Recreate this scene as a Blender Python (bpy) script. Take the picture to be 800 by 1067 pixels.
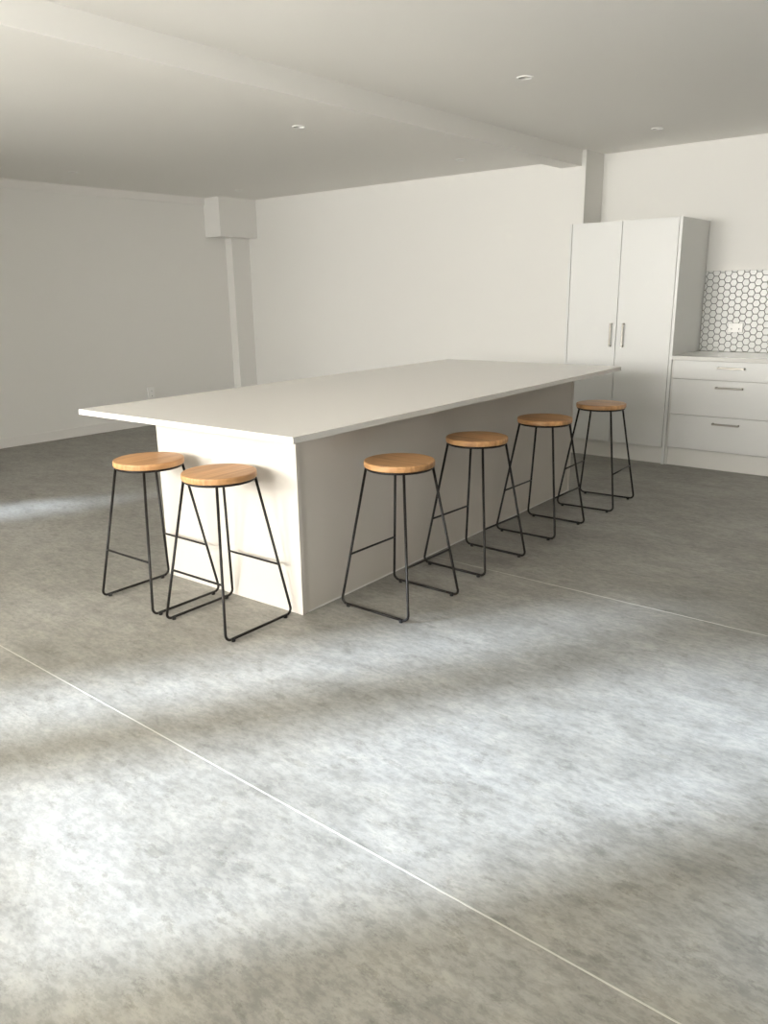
import bpy, bmesh, math, random
from mathutils import Vector, Matrix
random.seed(4)
for o in list(bpy.data.objects): bpy.data.objects.remove(o)
scn = bpy.context.scene
COL = scn.collection

# ---------------------------------------------------------------- camera
YAW, PITCH, ROLL, EYE = 0.6922, -0.2718, -0.0160, 1.4299
cd = bpy.data.cameras.new('camera'); cam = bpy.data.objects.new('camera', cd); COL.objects.link(cam)
cd.sensor_fit = 'HORIZONTAL'; cd.sensor_width = 36; cd.lens = 820.2 / 800 * 36; cd.clip_start = 0.02; cd.clip_end = 100
fw = Vector((-math.sin(YAW) * math.cos(PITCH), math.cos(YAW) * math.cos(PITCH), math.sin(PITCH)))
rt = Vector((math.cos(YAW), math.sin(YAW), 0)); up = rt.cross(fw)
r2 = math.cos(ROLL) * rt + math.sin(ROLL) * up; u2 = -math.sin(ROLL) * rt + math.cos(ROLL) * up
M = Matrix.Identity(4)
for i in range(3):
    M[i][0], M[i][1], M[i][2] = r2[i], u2[i], -fw[i]
M[2][3] = EYE
cam.matrix_world = M
scn.camera = cam

# ---------------------------------------------------------------- sky, sun, exposure
w = bpy.data.worlds.new('world'); scn.world = w; w.use_nodes = True
bg = w.node_tree.nodes['Background']; bg.inputs[0].default_value = (1.0, 0.98, 0.935, 1); bg.inputs[1].default_value = 10.0
sd = bpy.data.lights.new('sun', 'SUN'); sun = bpy.data.objects.new('sun', sd); COL.objects.link(sun)
sd.energy = 7.2; sd.angle = math.radians(4.0); sd.color = (0.67, 0.80, 1.0)
SUND = Vector((0.65, 1.0, -0.34 * math.hypot(0.65, 1.0)))
sun.rotation_euler = SUND.to_track_quat('-Z', 'Y').to_euler(); sun.location = (-6, -6, 6)
scn.view_settings.view_transform = 'Standard'; scn.view_settings.look = 'None'
scn.view_settings.gamma = 1; scn.view_settings.use_curve_mapping = False
scn.view_settings.exposure = 1.74

# ---------------------------------------------------------------- room measures (metres)
XL, XR, YF, YB, YK = -7.8225, 4.6, -2.20, 6.7933, 7.143
ZL, ZR = 2.5167, 2.5886
BM0, BM1, ZBM, PIL = -3.5466, -3.3453, 2.4604, -3.3054
FT = 0.42                                                                                    # deep reveals, added to narrow the sideways spread of window light
WINS = [(-5.27, -4.60, 1.10, 2.32), (-4.53, -3.25, 1.10, 2.32), (-3.18, -2.30, 1.60, 2.32), (-2.10, -0.70, 1.05, 2.32)]      # front wall: x0, x1, z0, z1; last one added to brighten the right side
WINL = [(-1.85, -0.95, 1.35, 1.72)]                                                          # left wall: y0, y1, z0, z1
for a, b, z0, z1 in WINS:
    ld = bpy.data.lights.new('window_portal', 'AREA'); ld.shape = 'RECTANGLE'; ld.size = b - a; ld.size_y = z1 - z0
    ld.cycles.is_portal = True
    lo = bpy.data.objects.new('window_portal', ld); COL.objects.link(lo)
    lo.location = ((a + b) / 2, YF - FT + 0.02, (z0 + z1) / 2); lo.rotation_euler = (math.radians(90), 0, 0)
for a, b, z0, z1 in WINL:
    ld = bpy.data.lights.new('window_portal', 'AREA'); ld.shape = 'RECTANGLE'; ld.size = b - a; ld.size_y = z1 - z0
    ld.cycles.is_portal = True
    lo = bpy.data.objects.new('window_portal', ld); COL.objects.link(lo)
    lo.location = (XL - 0.09, (a + b) / 2, (z0 + z1) / 2); lo.rotation_euler = (math.radians(90), 0, math.radians(-90))

# ---------------------------------------------------------------- materials
def mat(name, col, rough=0.5, metal=0.0, spec=0.5):
    m = bpy.data.materials.new(name); m.use_nodes = True
    b = m.node_tree.nodes['Principled BSDF']
    b.inputs['Base Color'].default_value = (*col, 1); b.inputs['Roughness'].default_value = rough
    b.inputs['Metallic'].default_value = metal; b.inputs['Specular IOR Level'].default_value = spec
    return m
def nodes(m): return m.node_tree.nodes, m.node_tree.links, m.node_tree.nodes['Principled BSDF']
def bumpy(m, scale, strength, dist=0.002, detail=4):
    n, l, b = nodes(m)
    tc = n.new('ShaderNodeTexCoord'); nz = n.new('ShaderNodeTexNoise'); bp = n.new('ShaderNodeBump')
    nz.inputs['Scale'].default_value = scale; nz.inputs['Detail'].default_value = detail
    bp.inputs['Strength'].default_value = strength; bp.inputs['Distance'].default_value = dist
    l.new(tc.outputs['Object'], nz.inputs['Vector']); l.new(nz.outputs['Fac'], bp.inputs['Height']); l.new(bp.outputs['Normal'], b.inputs['Normal'])
    return m

PAINT = bumpy(mat('wall_paint', (0.82, 0.808, 0.77), 0.6, spec=0.3), 160, 0.08, 0.001)
GREIGE = mat('greige_paint', (0.72, 0.69, 0.63), 0.6)
CEILP = bumpy(mat('ceiling_paint', (0.93, 0.915, 0.875), 0.75, spec=0.2), 120, 0.06, 0.001)
TRIMP = mat('trim_paint', (0.82, 0.80, 0.765), 0.4)
STONE = mat('island_stone', (0.77, 0.74, 0.69), 0.25)
PANEL = mat('island_panel', (0.67, 0.625, 0.565), 0.4, spec=0.35)
GLOSS = mat('gloss_white', (0.785, 0.785, 0.76), 0.33, spec=0.4)
KICK = mat('kick_white', (0.80, 0.785, 0.74), 0.3)
BENCH = mat('bench_stone', (0.80, 0.79, 0.75), 0.10)
CARC = mat('carcass_white', (0.72, 0.71, 0.67), 0.4)
STEEL = mat('brushed_steel', (0.36, 0.34, 0.30), 0.35, 1.0)
BLACK = mat('black_steel', (0.010, 0.008, 0.0065), 0.42, 0.0, 0.3)
GLIDE = mat('black_rubber', (0.012, 0.012, 0.012), 0.7)
TILE = mat('white_tile', (0.76, 0.76, 0.735), 0.3)
GROUT = mat('grey_grout', (0.20, 0.20, 0.185), 0.9)
PLASTIC = mat('white_plastic', (0.90, 0.89, 0.86), 0.3)
SLOT = mat('dark_slot', (0.08, 0.08, 0.08), 0.6)
LENS = mat('lamp_lens', (0.75, 0.74, 0.70), 0.2)
WELD = mat('weld_bead', (0.46, 0.44, 0.39), 0.4)

def floor_material():
    m = mat('vinyl_floor', (0.4, 0.4, 0.38), 0.42, spec=0.4)
    n, l, b = nodes(m)
    tc = n.new('ShaderNodeTexCoord')
    def noise(scl, scale, detail, rough, dist=0.0, off=(0, 0, 0)):
        mp = n.new('ShaderNodeMapping'); mp.inputs['Scale'].default_value = scl; mp.inputs['Location'].default_value = off
        nz = n.new('ShaderNodeTexNoise'); nz.inputs['Scale'].default_value = scale; nz.inputs['Detail'].default_value = detail
        nz.inputs['Roughness'].default_value = rough; nz.inputs['Distortion'].default_value = dist
        l.new(tc.outputs['Object'], mp.inputs['Vector']); l.new(mp.outputs['Vector'], nz.inputs['Vector']); return nz.outputs['Fac']
    def ramp(src, stops):
        r = n.new('ShaderNodeValToRGB'); e = r.color_ramp.elements
        e[0].position, e[0].color = stops[0][0], (*stops[0][1], 1); e[1].position, e[1].color = stops[-1][0], (*stops[-1][1], 1)
        for p, c in stops[1:-1]:
            k = e.new(p); k.color = (*c, 1)
        l.new(src, r.inputs[0]); return r.outputs[0]
    def mix(kind, fac, a, b_):
        x = n.new('ShaderNodeMix'); x.data_type = 'RGBA'; x.blend_type = kind
        if isinstance(fac, float): x.inputs[0].default_value = fac
        else: l.new(fac, x.inputs[0])
        l.new(a, x.inputs[6]); l.new(b_, x.inputs[7]); return x.outputs[2]
    base = ramp(noise((1, 1.5, 1), 1.3, 5, 0.6, 0.3), [(0.32, (0.212, 0.202, 0.176)), (0.5, (0.250, 0.240, 0.212)), (0.68, (0.290, 0.281, 0.254))])
    patch = ramp(noise((1, 1.8, 1), 5.5, 12, 0.76, 0.1, (3, 1, 0)), [(0.39, (0.84, 0.838, 0.83)), (0.50, (0.99, 0.99, 0.99)), (0.60, (1.14, 1.13, 1.11))])
    fine = ramp(noise((1, 2.0, 1), 24, 10, 0.75, 0.1, (1, 5, 0)), [(0.44, (0.87, 0.87, 0.87)), (0.50, (1.0, 1.0, 1.0)), (0.56, (1.10, 1.095, 1.085))])
    flecks = ramp(noise((1, 1.8, 1), 9, 9, 0.75, 0.1, (7, 2, 0)), [(0.41, (0.82, 0.815, 0.80)), (0.43, (1, 1, 1)), (0.9, (1, 1, 1))])
    c = mix('MULTIPLY', 1.0, base, patch); c = mix('MULTIPLY', 1.0, c, fine); c = mix('MULTIPLY', 1.0, c, flecks)
    l.new(c, b.inputs['Base Color'])
    bp = n.new('ShaderNodeBump'); bp.inputs['Strength'].default_value = 0.08; bp.inputs['Distance'].default_value = 0.001
    l.new(noise((1, 2, 1), 40, 6, 0.7), bp.inputs['Height']); l.new(bp.outputs['Normal'], b.inputs['Normal'])
    return m
FLOOR = floor_material()

def wood_material():
    m = mat('oiled_oak', (0.5, 0.3, 0.15), 0.42)
    n, l, b = nodes(m)
    tc = n.new('ShaderNodeTexCoord'); oi = n.new('ShaderNodeObjectInfo')
    add = n.new('ShaderNodeVectorMath'); add.operation = 'ADD'
    sc = n.new('ShaderNodeVectorMath'); sc.operation = 'SCALE'; sc.inputs['Scale'].default_value = 3.0
    comb = n.new('ShaderNodeCombineXYZ')
    for i in range(3): l.new(oi.outputs['Random'], comb.inputs[i])
    l.new(comb.outputs[0], sc.inputs[0]); l.new(tc.outputs['Object'], add.inputs[0]); l.new(sc.outputs[0], add.inputs[1])
    mp = n.new('ShaderNodeMapping'); mp.inputs['Scale'].default_value = (1.5, 26, 10); l.new(add.outputs[0], mp.inputs['Vector'])
    nz = n.new('ShaderNodeTexNoise'); nz.inputs['Scale'].default_value = 2.4; nz.inputs['Detail'].default_value = 6; nz.inputs['Distortion'].default_value = 0.4
    l.new(mp.outputs[0], nz.inputs['Vector'])
    r = n.new('ShaderNodeValToRGB'); e = r.color_ramp.elements
    e[0].position, e[0].color = 0.3, (0.43, 0.215, 0.082, 1); e[1].position, e[1].color = 0.7, (0.63, 0.355, 0.155, 1)
    l.new(nz.outputs['Fac'], r.inputs[0])
    # staves glued side by side
    wv = n.new('ShaderNodeSeparateXYZ'); l.new(add.outputs[0], wv.inputs[0])
    mu = n.new('ShaderNodeMath'); mu.operation = 'MULTIPLY'; mu.inputs[1].default_value = 16.0; l.new(wv.outputs[1], mu.inputs[0])
    fl = n.new('ShaderNodeMath'); fl.operation = 'FLOOR'; l.new(mu.outputs[0], fl.inputs[0])
    wn = n.new('ShaderNodeTexWhiteNoise'); wn.noise_dimensions = '1D'; l.new(fl.outputs[0], wn.inputs['W'])
    mr = n.new('ShaderNodeMapRange'); mr.inputs[3].default_value = 0.86; mr.inputs[4].default_value = 1.1; l.new(wn.outputs['Value'], mr.inputs[0])
    x = n.new('ShaderNodeMix'); x.data_type = 'RGBA'; x.blend_type = 'MULTIPLY'; x.inputs[0].default_value = 1
    l.new(r.outputs[0], x.inputs[6]); l.new(mr.outputs[0], x.inputs[7]); l.new(x.outputs[2], b.inputs['Base Color'])
    return m
OAK = wood_material()

# ---------------------------------------------------------------- mesh helpers
def link(name, bm, m, parent=None, smooth=False):
    me = bpy.data.meshes.new(name); bm.normal_update(); bm.to_mesh(me); bm.free(); me.materials.append(m)
    if smooth:
        for p in me.polygons: p.use_smooth = True
    o = bpy.data.objects.new(name, me); COL.objects.link(o)
    if parent: o.parent = parent
    return o
def empty(name, loc=(0, 0, 0), rz=0):
    o = bpy.data.objects.new(name, None); COL.objects.link(o); o.location = loc; o.rotation_euler = (0, 0, rz); o.empty_display_size = 0.1
    return o
def tag(o, label, cat, group=None):
    o['label'] = label; o['category'] = cat
    if group: o['group'] = group
    return o
def structure(o, label=None):
    o['kind'] = 'structure'
    if label: o['label'] = label
    return o
def add_box(bm, x0, x1, y0, y1, z0, z1, bev=0.0, seg=2):
    r = bmesh.ops.create_cube(bm, size=1); vs = r['verts']
    bmesh.ops.scale(bm, vec=(x1 - x0, y1 - y0, z1 - z0), verts=vs)
    bmesh.ops.translate(bm, vec=((x0 + x1) / 2, (y0 + y1) / 2, (z0 + z1) / 2), verts=vs)
    if bev:
        es = list({e for v in vs for e in v.link_edges})
        bmesh.ops.bevel(bm, geom=es, offset=bev, segments=seg, affect='EDGES', profile=0.5)
def box(name, x0, x1, y0, y1, z0, z1, m, parent=None, bev=0.0):
    bm = bmesh.new(); add_box(bm, x0, x1, y0, y1, z0, z1, bev); return link(name, bm, m, parent)
def add_tube(bm, pts, r, seg=12, caps=True):
    pts = [Vector(p) for p in pts]; rings = []; prev = None
    for i, p in enumerate(pts):
        d = (pts[min(i + 1, len(pts) - 1)] - pts[max(i - 1, 0)]).normalized()
        a = prev if prev else (Vector((0, 0, 1)) if abs(d.z) < 0.9 else Vector((1, 0, 0)))
        n1 = (a - d * a.dot(d)).normalized(); prev = n1; n2 = d.cross(n1)
        rings.append([bm.verts.new(p + r * (math.cos(t) * n1 + math.sin(t) * n2)) for t in [2 * math.pi * k / seg for k in range(seg)]])
    for A, B in zip(rings, rings[1:]):
        for k in range(seg): bm.faces.new((A[k], A[(k + 1) % seg], B[(k + 1) % seg], B[k]))
    if caps: bm.faces.new(rings[0][::-1]); bm.faces.new(rings[-1])
def add_lathe(bm, prof, seg=48, c=(0, 0, 0), closed=False):
    rings = []
    for r, z in prof:
        if r < 1e-6: rings.append([bm.verts.new((c[0], c[1], c[2] + z))])
        else: rings.append([bm.verts.new((c[0] + r * math.cos(2 * math.pi * k / seg), c[1] + r * math.sin(2 * math.pi * k / seg), c[2] + z)) for k in range(seg)])
    pairs = list(zip(rings, rings[1:])) + ([(rings[-1], rings[0])] if closed else [])
    for A, B in pairs:
        for k in range(seg):
            k2 = (k + 1) % seg
            if len(A) == 1: bm.faces.new((A[0], B[k2], B[k]))
            elif len(B) == 1: bm.faces.new((A[k], A[k2], B[0]))
            else: bm.faces.new((A[k], A[k2], B[k2], B[k]))
    bmesh.ops.recalc_face_normals(bm, faces=bm.faces[:])
def fillet(a, b, c, r, n=7):
    a, b, c = Vector(a), Vector(b), Vector(c); u = (a - b).normalized(); v = (c - b).normalized()
    ang = u.angle(v); t = r / math.tan(ang / 2); ctr = b + (u + v).normalized() * (r / math.sin(ang / 2))
    p0, p1 = b + u * t - ctr, b + v * t - ctr; tot = p0.angle(p1); out = []
    for i in range(n + 1):
        s = i / n; out.append(ctr + (math.sin((1 - s) * tot) * p0 + math.sin(s * tot) * p1) / math.sin(tot))
    return out

# ================================================================ SETTING
# floor: sheets of concrete-look vinyl, two of the joints heat welded with a pale bead
floor = structure(box('floor', XL - 0.1, XR + 0.1, YF - FT, YK + 0.1, -0.12, -0.003, CARC), 'concrete-look grey vinyl floor')
cuts = [YF - FT, -0.733, 1.332, 3.3976, 5.463, YK + 0.1]
for a, b in zip(cuts, cuts[1:]):
    box('vinyl_sheet', XL - 0.1, XR + 0.1, a, b, -0.003, 0.0, FLOOR, floor)
for y, wd, xa in ((-0.733, 0.0045, XL), (1.332, 0.0045, XL), (3.3976, 0.004, -2.48)):
    s = box('weld_seam', xa, XR, y - wd / 2, y + wd / 2, -0.001, 0.0007, WELD, floor); s['label'] = 'pale welded seam line'

def holed_wall_xz(name, x0, x1, z0, z1, y0, y1, holes, m):
    xs = sorted({x0, x1, *[h[0] for h in holes], *[h[1] for h in holes]}); zs = sorted({z0, z1, *[h[2] for h in holes], *[h[3] for h in holes]})
    bm = bmesh.new()
    for a, b in zip(xs, xs[1:]):
        for c, d in zip(zs, zs[1:]):
            mx, mz = (a + b) / 2, (c + d) / 2
            if any(h[0] < mx < h[1] and h[2] < mz < h[3] for h in holes): continue
            add_box(bm, a, b, y0, y1, c, d)
    return structure(link(name, bm, m))
box_ = lambda *a, **k: structure(box(*a, **k))
ZT = ZR + 0.2
def holed_wall_left():
    a, b, z0, z1 = WINL[0]; bm = bmesh.new()
    for q in ((YF - FT, a, 0, ZT), (b, YB + 0.1, 0, ZT), (a, b, 0, z0), (a, b, z1, ZT)): add_box(bm, XL - 0.1, XL, *q)
    structure(link('wall_left', bm, PAINT))
    wf = structure(empty('window_5', (XL - 0.05, (a + b) / 2, z0))); h = (b - a) / 2
    for nm, y0, y1, c, d in (('frame_stile', -h, -h + 0.025, 0, z1 - z0), ('frame_stile', h - 0.025, h, 0, z1 - z0), ('frame_rail', -h + 0.025, h - 0.025, 0, 0.025), ('frame_rail', -h + 0.025, h - 0.025, z1 - z0 - 0.025, z1 - z0)):
        box(nm, -0.02, 0.02, y0, y1, c, d, TRIMP, wf)
holed_wall_left()
box_('wall_shade_added', -5.75, -5.65, YF, 0.95, 0, ZL, PAINT)     # unseen nib wall, added behind the viewpoint to shade the far left corner
box_('wall_back', XL, PIL, YB, YB + 0.45, 0, ZT, PAINT)
wall_k = box_('wall_kitchen', PIL, XR + 0.1, YK, YK + 0.1, 0, ZT, PAINT)
box_('wall_right', XR, XR + 0.1, YF - FT, YK, 0, ZT, GREIGE)
holed_wall_xz('wall_front', XL, XR, 0, ZT, YF - FT, YF, WINS, PAINT)
for i, (a, b, z0, z1) in enumerate(WINS):
    wf = structure(empty('window_%d' % (i + 1), ((a + b) / 2, YF - FT + 0.08, z0)))
    for nm, q in (('frame_stile', (a - wf.location.x, a - wf.location.x + 0.025, 0, z1 - z0)), ('frame_stile', (b - wf.location.x - 0.025, b - wf.location.x, 0, z1 - z0)),
                  ('frame_rail', (a - wf.location.x + 0.025, b - wf.location.x - 0.025, 0, 0.025)), ('frame_rail', (a - wf.location.x + 0.025, b - wf.location.x - 0.025, z1 - z0 - 0.025, z1 - z0))):
        box(nm, q[0], q[1], -0.02, 0.02, q[2], q[3], TRIMP, wf)

# ceilings with round cut-outs for the downlights
def ceiling(name, x0, x1, y0, y1, z, lights, R=0.0375):
    h = 0.09
    xs = sorted({x0, x1, *[v for l in lights for v in (round(l[0] - h, 4), round(l[0] + h, 4))]})
    ys = sorted({y0, y1, *[v for l in lights for v in (round(l[1] - h, 4), round(l[1] + h, 4))]})
    bm = bmesh.new()
    for a, b in zip(xs, xs[1:]):
        for c, d in zip(ys, ys[1:]):
            mx, my = (a + b) / 2, (c + d) / 2
            hit = [l for l in lights if abs(l[0] - mx) < 0.02 and abs(l[1] - my) < 0.02]
            if not hit:
                bm.faces.new([bm.verts.new(v) for v in ((a, c, z), (a, d, z), (b, d, z), (b, c, z))]); continue
            N = 32; inn = []; out = []
            for k in range(N):
                t = 2 * math.pi * k / N; cx, sy = math.cos(t), math.sin(t); s = h / max(abs(cx), abs(sy))
                inn.append(bm.verts.new((mx + R * cx, my + R * sy, z))); out.append(bm.verts.new((mx + s * cx, my + s * sy, z)))
            for k in range(N):
                j = (k + 1) % N; bm.faces.new((inn[k], inn[j], out[j], out[k]))
    return structure(link(name, bm, m=CEILP))
LL = [(-6.995, 4.135), (-4.117, 4.135), (-6.995, 6.07), (-4.117, 6.07)]
LR = [(-2.51, 4.336), (-2.51, 6.327)]
ceiling('ceiling', BM1 - 0.01, XR, YF, YK, ZR, LR)
ceiling('ceiling_lower', XL, BM0 + 0.01, YF, YB, ZL, LL)
box_('trim_1', BM0, BM1, YF, YB, ZBM, ZT - 0.02, CEILP)['label'] = 'white boxed beam running across the ceiling'
# roof slab above the ceilings keeps daylight out
box_('ceiling_roof', XL - 0.1, XR + 0.1, YF - FT, YK + 0.1, ZT, ZT + 0.1, CARC)
# trims
box_('trim_2', XL, XL + 0.02, YF, 6.2323, 2.4389, ZL, TRIMP)['label'] = 'flat white cornice strip along the left wall'
box_('baseboard_left', XL, XL + 0.014, YF, 6.5206, 0.0, 0.098, TRIMP, bev=0.003)
box_('baseboard_back', -7.7027, PIL - 0.0, YB - 0.014, YB, 0.0, 0.098, TRIMP, bev=0.003)
box_('trim_3', XL, -7.5464, 6.2323, YB, 2.0852, ZL, PAINT)['label'] = 'boxed white bulkhead in the far left corner'
box_('trim_4', XL, -7.7027, 6.5206, YB, 0.0, 2.0852, PAINT)['label'] = 'shallow white column casing below the corner bulkhead'

# ================================================================ ISLAND
IX, IY, IROT = -2.1728, 2.0799, 0.0342
TOP, TT = 0.90, 0.0267
X0, X1, Y0, Y1 = -1.4566, 0.0, 0.0, 3.3344             # local to the near right corner of the top
B0, B1, C0, C1 = -1.2381, -0.2655, 0.2850, 3.1495
wt = box('island_worktop', X0, X1, Y0, Y1, TOP - TT, TOP, STONE, bev=0.0015)
wt.location = (IX, IY, 0); wt.rotation_euler = (0, 0, IROT)
tag(wt, 'long off-white slab worktop overhanging the kitchen island on every side', 'worktop')
isl = tag(empty('kitchen_island', (IX, IY, 0), IROT), 'white panelled island base standing under the long overhanging worktop', 'island')
ZU = TOP - TT
e1 = box('end_panel', B0, B1, C0, C0 + 0.022, 0, ZU, PANEL, isl, 0.001)
box('end_panel', B0, B1, C1 - 0.022, C1, 0, ZU, PANEL, isl, 0.001)
box('side_panel', B1 - 0.024, B1 - 0.006, C0 + 0.022, C1 - 0.022, 0.006, ZU, PANEL, isl, 0.001)
box('side_panel', B0 + 0.006, B0 + 0.024, C0 + 0.022, C1 - 0.022, 0.006, ZU, PANEL, isl, 0.001)
box('corner_stile', B1 - 0.006, B1 - 0.003, C0 + 0.022, C0 + 0.04, 0, ZU, PANEL, isl)
box('base_strip', B1 - 0.024, B1 - 0.002, C0 + 0.04, C1 - 0.022, 0, 0.006, TRIMP, isl)

# ================================================================ TALL CABINET
CX0, CX1, CYF, CH = -3.2604, -2.3234, 6.4973, 1.9645
tc_ = tag(empty('pantry_cabinet', ((CX0 + CX1) / 2, CYF, 0)), 'tall glossy white pantry cabinet with two doors beside the tiled bench', 'cabinet')
ox = (CX0 + CX1) / 2
DT = 0.019
a, b = CX0 - ox, CX1 - ox; sp = -2.813 - ox; PW = 0.024
box('carcass', a, b - PW, DT + 0.001, YK - CYF - 0.012, 0.17, CH, CARC, tc_)
box('side_panel', a - 0.022, a - 0.001, 0.001, YK - CYF - 0.012, 0, CH, GLOSS, tc_, 0.001)
box('side_panel', b - PW, b, 0, YK - CYF - 0.012, 0, CH, GLOSS, tc_, 0.001)
box('kickboard', a, b - PW, 0.0286, 0.045, 0, 0.136, KICK, tc_)
def bar_handle(name, L, horiz, loc, parent):
    # flat bow handle: bar on two feet
    bm = bmesh.new(); w2 = 0.0075
    add_box(bm, -L / 2, L / 2, -0.034, -0.026, -w2, w2, 0.002)
    for s in (-1, 1): add_box(bm, s * L / 2 - (0.012 if s > 0 else 0), s * L / 2 + (0.012 if s < 0 else 0), -0.027, 0, -w2, w2, 0.0015)
    if not horiz: bmesh.ops.rotate(bm, cent=(0, 0, 0), matrix=Matrix.Rotation(math.radians(90), 3, 'Y'), verts=bm.verts)
    o = link(name, bm, STEEL, parent); o.location = loc; o['label'] = 'brushed steel bar handle'
    return o
for (p, q, hx) in ((a + 0.005, sp - 0.0025, -2.856 - ox), (sp + 0.0025, b - PW - 0.004, -2.748 - ox)):
    d = box('door', p, q, 0, DT, 0.143, CH - 0.001, GLOSS, tc_, 0.0012)
    bar_handle('handle', 0.195, False, (hx, 0, 1.055), d)

# ================================================================ DRAWER UNIT, BENCH, SPLASHBACK
UX0, UX1 = CX1, -1.403
du = tag(empty('drawer_cabinet', ((UX0 + UX1) / 2, CYF, 0)), 'white bench cabinet with three wide drawers right of the pantry', 'cabinet')
oy = (UX0 + UX1) / 2; a, b = UX0 - oy, UX1 - oy
box('side_panel', b - 0.018, b, DT + 0.003, YK - CYF - 0.012, 0, 0.872, GLOSS, du)
box('carcass', a + 0.022, b - 0.018, DT + 0.003, YK - CYF - 0.012, 0.18, 0.872, CARC, du)
box('filler_strip', a, a + 0.018, 0.02, YK - CYF - 0.012, 0.0, 0.872, CARC, du)
box('kickboard', a + 0.018, b - 0.018, 0.0286, 0.045, 0, 0.146, KICK, du)
for z0, z1, hz in ((0.7235, 0.866, 0.820), (0.4355, 0.7185, 0.665), (0.1535, 0.4305, 0.377)):
    d = box('drawer', a + 0.022, b - 0.003, 0.002, 0.002 + DT, z0, z1, GLOSS, du, 0.0012)
    bar_handle('handle', 0.205, True, (-1.854 - oy, 0.002, hz), d)
bt = box('bench_worktop', UX0, UX1, CYF - 0.006, YK - 0.0108, 0.872, 0.90, BENCH, bev=0.0015)
tag(bt, 'polished white bench slab on top of the drawer cabinet', 'worktop')

# hexagon mosaic on the kitchen wall
PIT = 0.056; G = 0.0056; SX0, SX1, SZ0, SZ1 = CX1, UX1, 0.900, 1.562
gb = box('grout_bed', SX0, SX1, YK - 0.006, YK, SZ0, SZ1, GROUT, wall_k)
rr = (PIT - G) / math.sqrt(3)
HEX = [(rr * math.cos(math.radians(60 * k)), rr * math.sin(math.radians(60 * k))) for k in range(6)]
def clip(poly, ax, lim, keep_less):
    out = []
    for p, q in zip(poly, poly[1:] + poly[:1]):
        ip, iq = ((p[ax] <= lim) == keep_less), ((q[ax] <= lim) == keep_less)
        if ip: out.append(p)
        if ip != iq:
            t = (lim - p[ax]) / (q[ax] - p[ax]); out.append((p[0] + t * (q[0] - p[0]), p[1] + t * (q[1] - p[1])))
    return out
def tile_mesh(poly):
    me = bpy.data.meshes.new('tile'); bm = bmesh.new()
    cx = sum(p[0] for p in poly) / len(poly); cz = sum(p[1] for p in poly) / len(poly)
    back = [bm.verts.new((p[0], 0, p[1])) for p in poly]
    mid = [bm.verts.new((p[0], -0.0035, p[1])) for p in poly]
    fr = [bm.verts.new((cx + (p[0] - cx) * 0.93, -0.0045, cz + (p[1] - cz) * 0.93)) for p in poly]
    n = len(poly)
    for A, B in ((back, mid), (mid, fr)):
        for k in range(n): bm.faces.new((A[k], A[(k + 1) % n], B[(k + 1) % n], B[k]))
    bm.faces.new(fr); bmesh.ops.recalc_face_normals(bm, faces=bm.faces[:])
    bm.to_mesh(me); bm.free(); me.materials.append(TILE); return me
full = tile_mesh(HEX)
cp = PIT * math.sqrt(3) / 2
for i in range(-3, 20):
    x = -2.232 + i * cp
    for k in range(-1, 14):
        z = 0.932 + k * PIT + (PIT / 2 if i % 2 else 0)
        poly = [(x + p[0], z + p[1]) for p in HEX]; n0 = len(poly)
        q = poly
        for ax, lim, less in ((0, SX0 + 0.002, False), (0, SX1, True), (1, SZ0 + 0.002, False), (1, SZ1 - 0.001, True)):
            q = clip(q, ax, lim, less) if q else q
        if len(q) < 3: continue
        ar = abs(sum(u[0] * v[1] - v[0] * u[1] for u, v in zip(q, q[1:] + q[:1]))) / 2
        if ar < 8e-5: continue
        me = full if q == poly else tile_mesh([(u[0] - x, u[1] - z) for u in q])
        o = bpy.data.objects.new('tile', me); COL.objects.link(o); o.parent = wall_k; o.location = (x, YK - 0.006, z)

# power points
def power_point(name, loc, rz, wid, hei, gangs, label, dp=0.014):
    e = tag(empty(name, loc, rz), label, 'power outlet')
    box('plate', -wid / 2, wid / 2, -dp, 0, -hei / 2, hei / 2, PLASTIC, e, 0.003)
    for g in gangs:
        box('switch', g[0] - 0.006, g[0] + 0.006, -dp - 0.0035, -dp, g[1] + 0.010, g[1] + 0.026, PLASTIC, e, 0.001)
        s = box('socket_slot', g[0] - 0.010, g[0] + 0.010, -dp - 0.0004, -dp + 0.0002, g[1] - 0.020, g[1] + 0.0, SLOT, e); s.scale = (0.25, 1, 0.6)
        s.location = (g[0] * 0.75, 0, (g[1] - 0.01) * 0.4)
    return e
power_point('power_outlet', (-2.034, YK - 0.0105, 1.1), 0, 0.117, 0.074, [(-0.030, 0), (0.030, 0)], 'white double power outlet set into the hexagon tiles')
power_point('power_outlet', (XL, 5.28, 0.372), math.radians(90), 0.074, 0.117, [(0, 0.028), (0, -0.028)], 'small white power outlet low on the left wall above the island edge', 0.032)

# ================================================================ DOWNLIGHTS
def downlight(x, y, z, label):
    e = tag(empty('downlight', (x, y, z)), label, 'downlight', 'recessed ceiling downlights')
    bm = bmesh.new(); add_lathe(bm, [(0.036, 0.0), (0.048, 0.0), (0.048, -0.002), (0.044, -0.005), (0.037, -0.005), (0.034, -0.002), (0.034, 0.0)], 32, closed=True); link('trim_ring', bm, PLASTIC, e, True)
    bm = bmesh.new(); add_lathe(bm, [(0.0345, 0.0), (0.031, 0.028), (0.0, 0.028)], 32); link('lamp_lens', bm, LENS, e)
    return e
downlight(*LR[0], ZR, 'largest-looking recessed downlight, right of the beam above the island')
downlight(*LR[1], ZR, 'recessed downlight in front of the pantry cabinet, right of the beam')
downlight(*LL[1], ZL, 'recessed downlight mid-ceiling left of the beam, nearer than the back wall')
downlight(*LL[3], ZL, 'recessed downlight left of the beam, close to the back wall')
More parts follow.
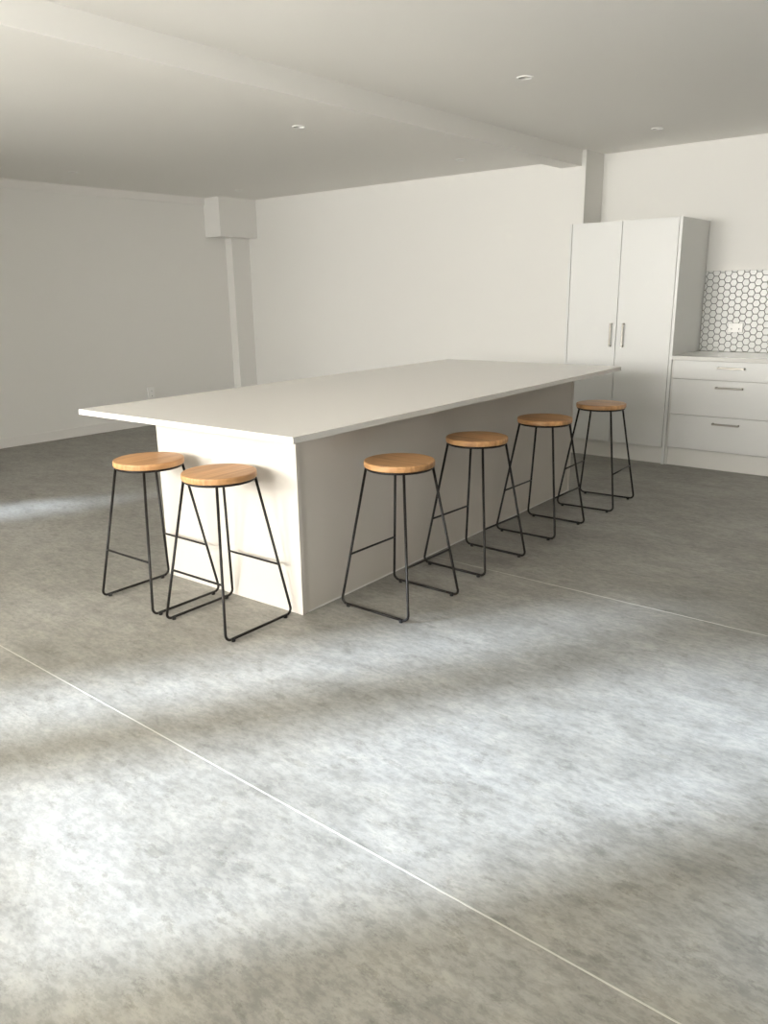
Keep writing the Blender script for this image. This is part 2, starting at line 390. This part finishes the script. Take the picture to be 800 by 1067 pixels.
downlight(*LL[0], ZL, 'leftmost recessed downlight, near the cornice of the left wall')
downlight(*LL[2], ZL, 'tiny far recessed downlight beside the corner bulkhead')

# ================================================================ STOOLS
A_, B_, TR, HR = 0.199, 0.202, 0.0062, 0.109
SEATZ = 0.693; ST = 0.027; RZ = 0.655
def make_stool():
    e = empty('bar_stool')
    R = 0.1635
    prof = [(0, SEATZ), (R - 0.006, SEATZ), (R - 0.002, SEATZ - 0.0015), (R, SEATZ - 0.006), (R, SEATZ - ST + 0.004), (R - 0.003, SEATZ - ST), (0, SEATZ - ST)]
    bm = bmesh.new(); add_lathe(bm, prof, 64); s = link('seat', bm, OAK, e); s['label'] = 'round oiled wood seat'
    bm = bmesh.new(); seg = 10; N = 48; rg = []
    zr = SEATZ - ST - 0.006
    prof = [(0.152 + 0.006 * math.cos(2 * math.pi * k / seg), zr + 0.006 * math.sin(2 * math.pi * k / seg)) for k in range(seg)]
    add_lathe(bm, prof, N, closed=True); link('seat_ring', bm, BLACK, e, True)
    zb = 0.0125
    for sx in (-1, 1):
        for sy in (-1, 1):
            top = (sx * HR, sy * HR, zr); cor = (sx * A_, sy * B_, zb); mid = (0, sy * B_, zb)
            pts = [top] + fillet(top, cor, mid, 0.026)
            bm = bmesh.new(); add_tube(bm, pts, TR); link('leg', bm, BLACK, e, True)
            gx = sx * (A_ - 0.042)
            bm = bmesh.new(); add_lathe(bm, [(0, 0), (0.0085, 0), (0.0095, 0.003), (0.0095, 0.010), (0.008, 0.0135), (0, 0.0135)], 16, (gx, sy * B_, 0)); link('foot_glide', bm, GLIDE, e)
    for sy in (-1, 1):
        top = Vector((HR, sy * HR, zr)); cor = Vector((A_, sy * B_, zb)); f = fillet(top, cor, (0, sy * B_, zb), 0.026)
        xe = f[-1].x
        bm = bmesh.new(); add_tube(bm, [(-xe, sy * B_, zb), (xe, sy * B_, zb)], TR); link('floor_runner', bm, BLACK, e, True)
    hz = 0.25; t = (hz - zb) / (zr - zb); fx = A_ + (HR - A_) * t; fy = B_ + (HR - B_) * t
    for sx in (-1, 1):
        bm = bmesh.new(); add_tube(bm, [(sx * fx, -fy, hz), (sx * fx, fy, hz)], 0.005); link('footrest', bm, BLACK, e, True)
    return e
proto = make_stool()
def copy_thing(o):
    c = o.copy(); COL.objects.link(c)
    for ch in o.children:
        d = ch.copy(); COL.objects.link(d); d.parent = c
    return c
spots = [(-3.189, 2.109, 91.5, 'leftmost of the two wooden-topped stools at the end of the island'),
         (-2.690, 2.124, 91.5, 'wooden-topped stool at the end of the island, nearest its corner'),
         (-2.197, 2.766, 0.5, 'nearest of the four wooden-topped stools along the long side of the island'),
         (-2.236, 3.474, -1.0, 'second wooden-topped stool from the near corner on the long side'),
         (-2.253, 4.246, 0.8, 'third wooden-topped stool from the near corner on the long side'),
         (-2.243, 5.012, 3.5, 'farthest wooden-topped stool, standing by the pantry cabinet')]
for i, (x, y, a, lab) in enumerate(spots):
    o = proto if i == 0 else copy_thing(proto)
    o.location = (x, y, 0); o.rotation_euler = (0, 0, math.radians(a))
    tag(o, lab, 'stool', 'bar stools at the island')
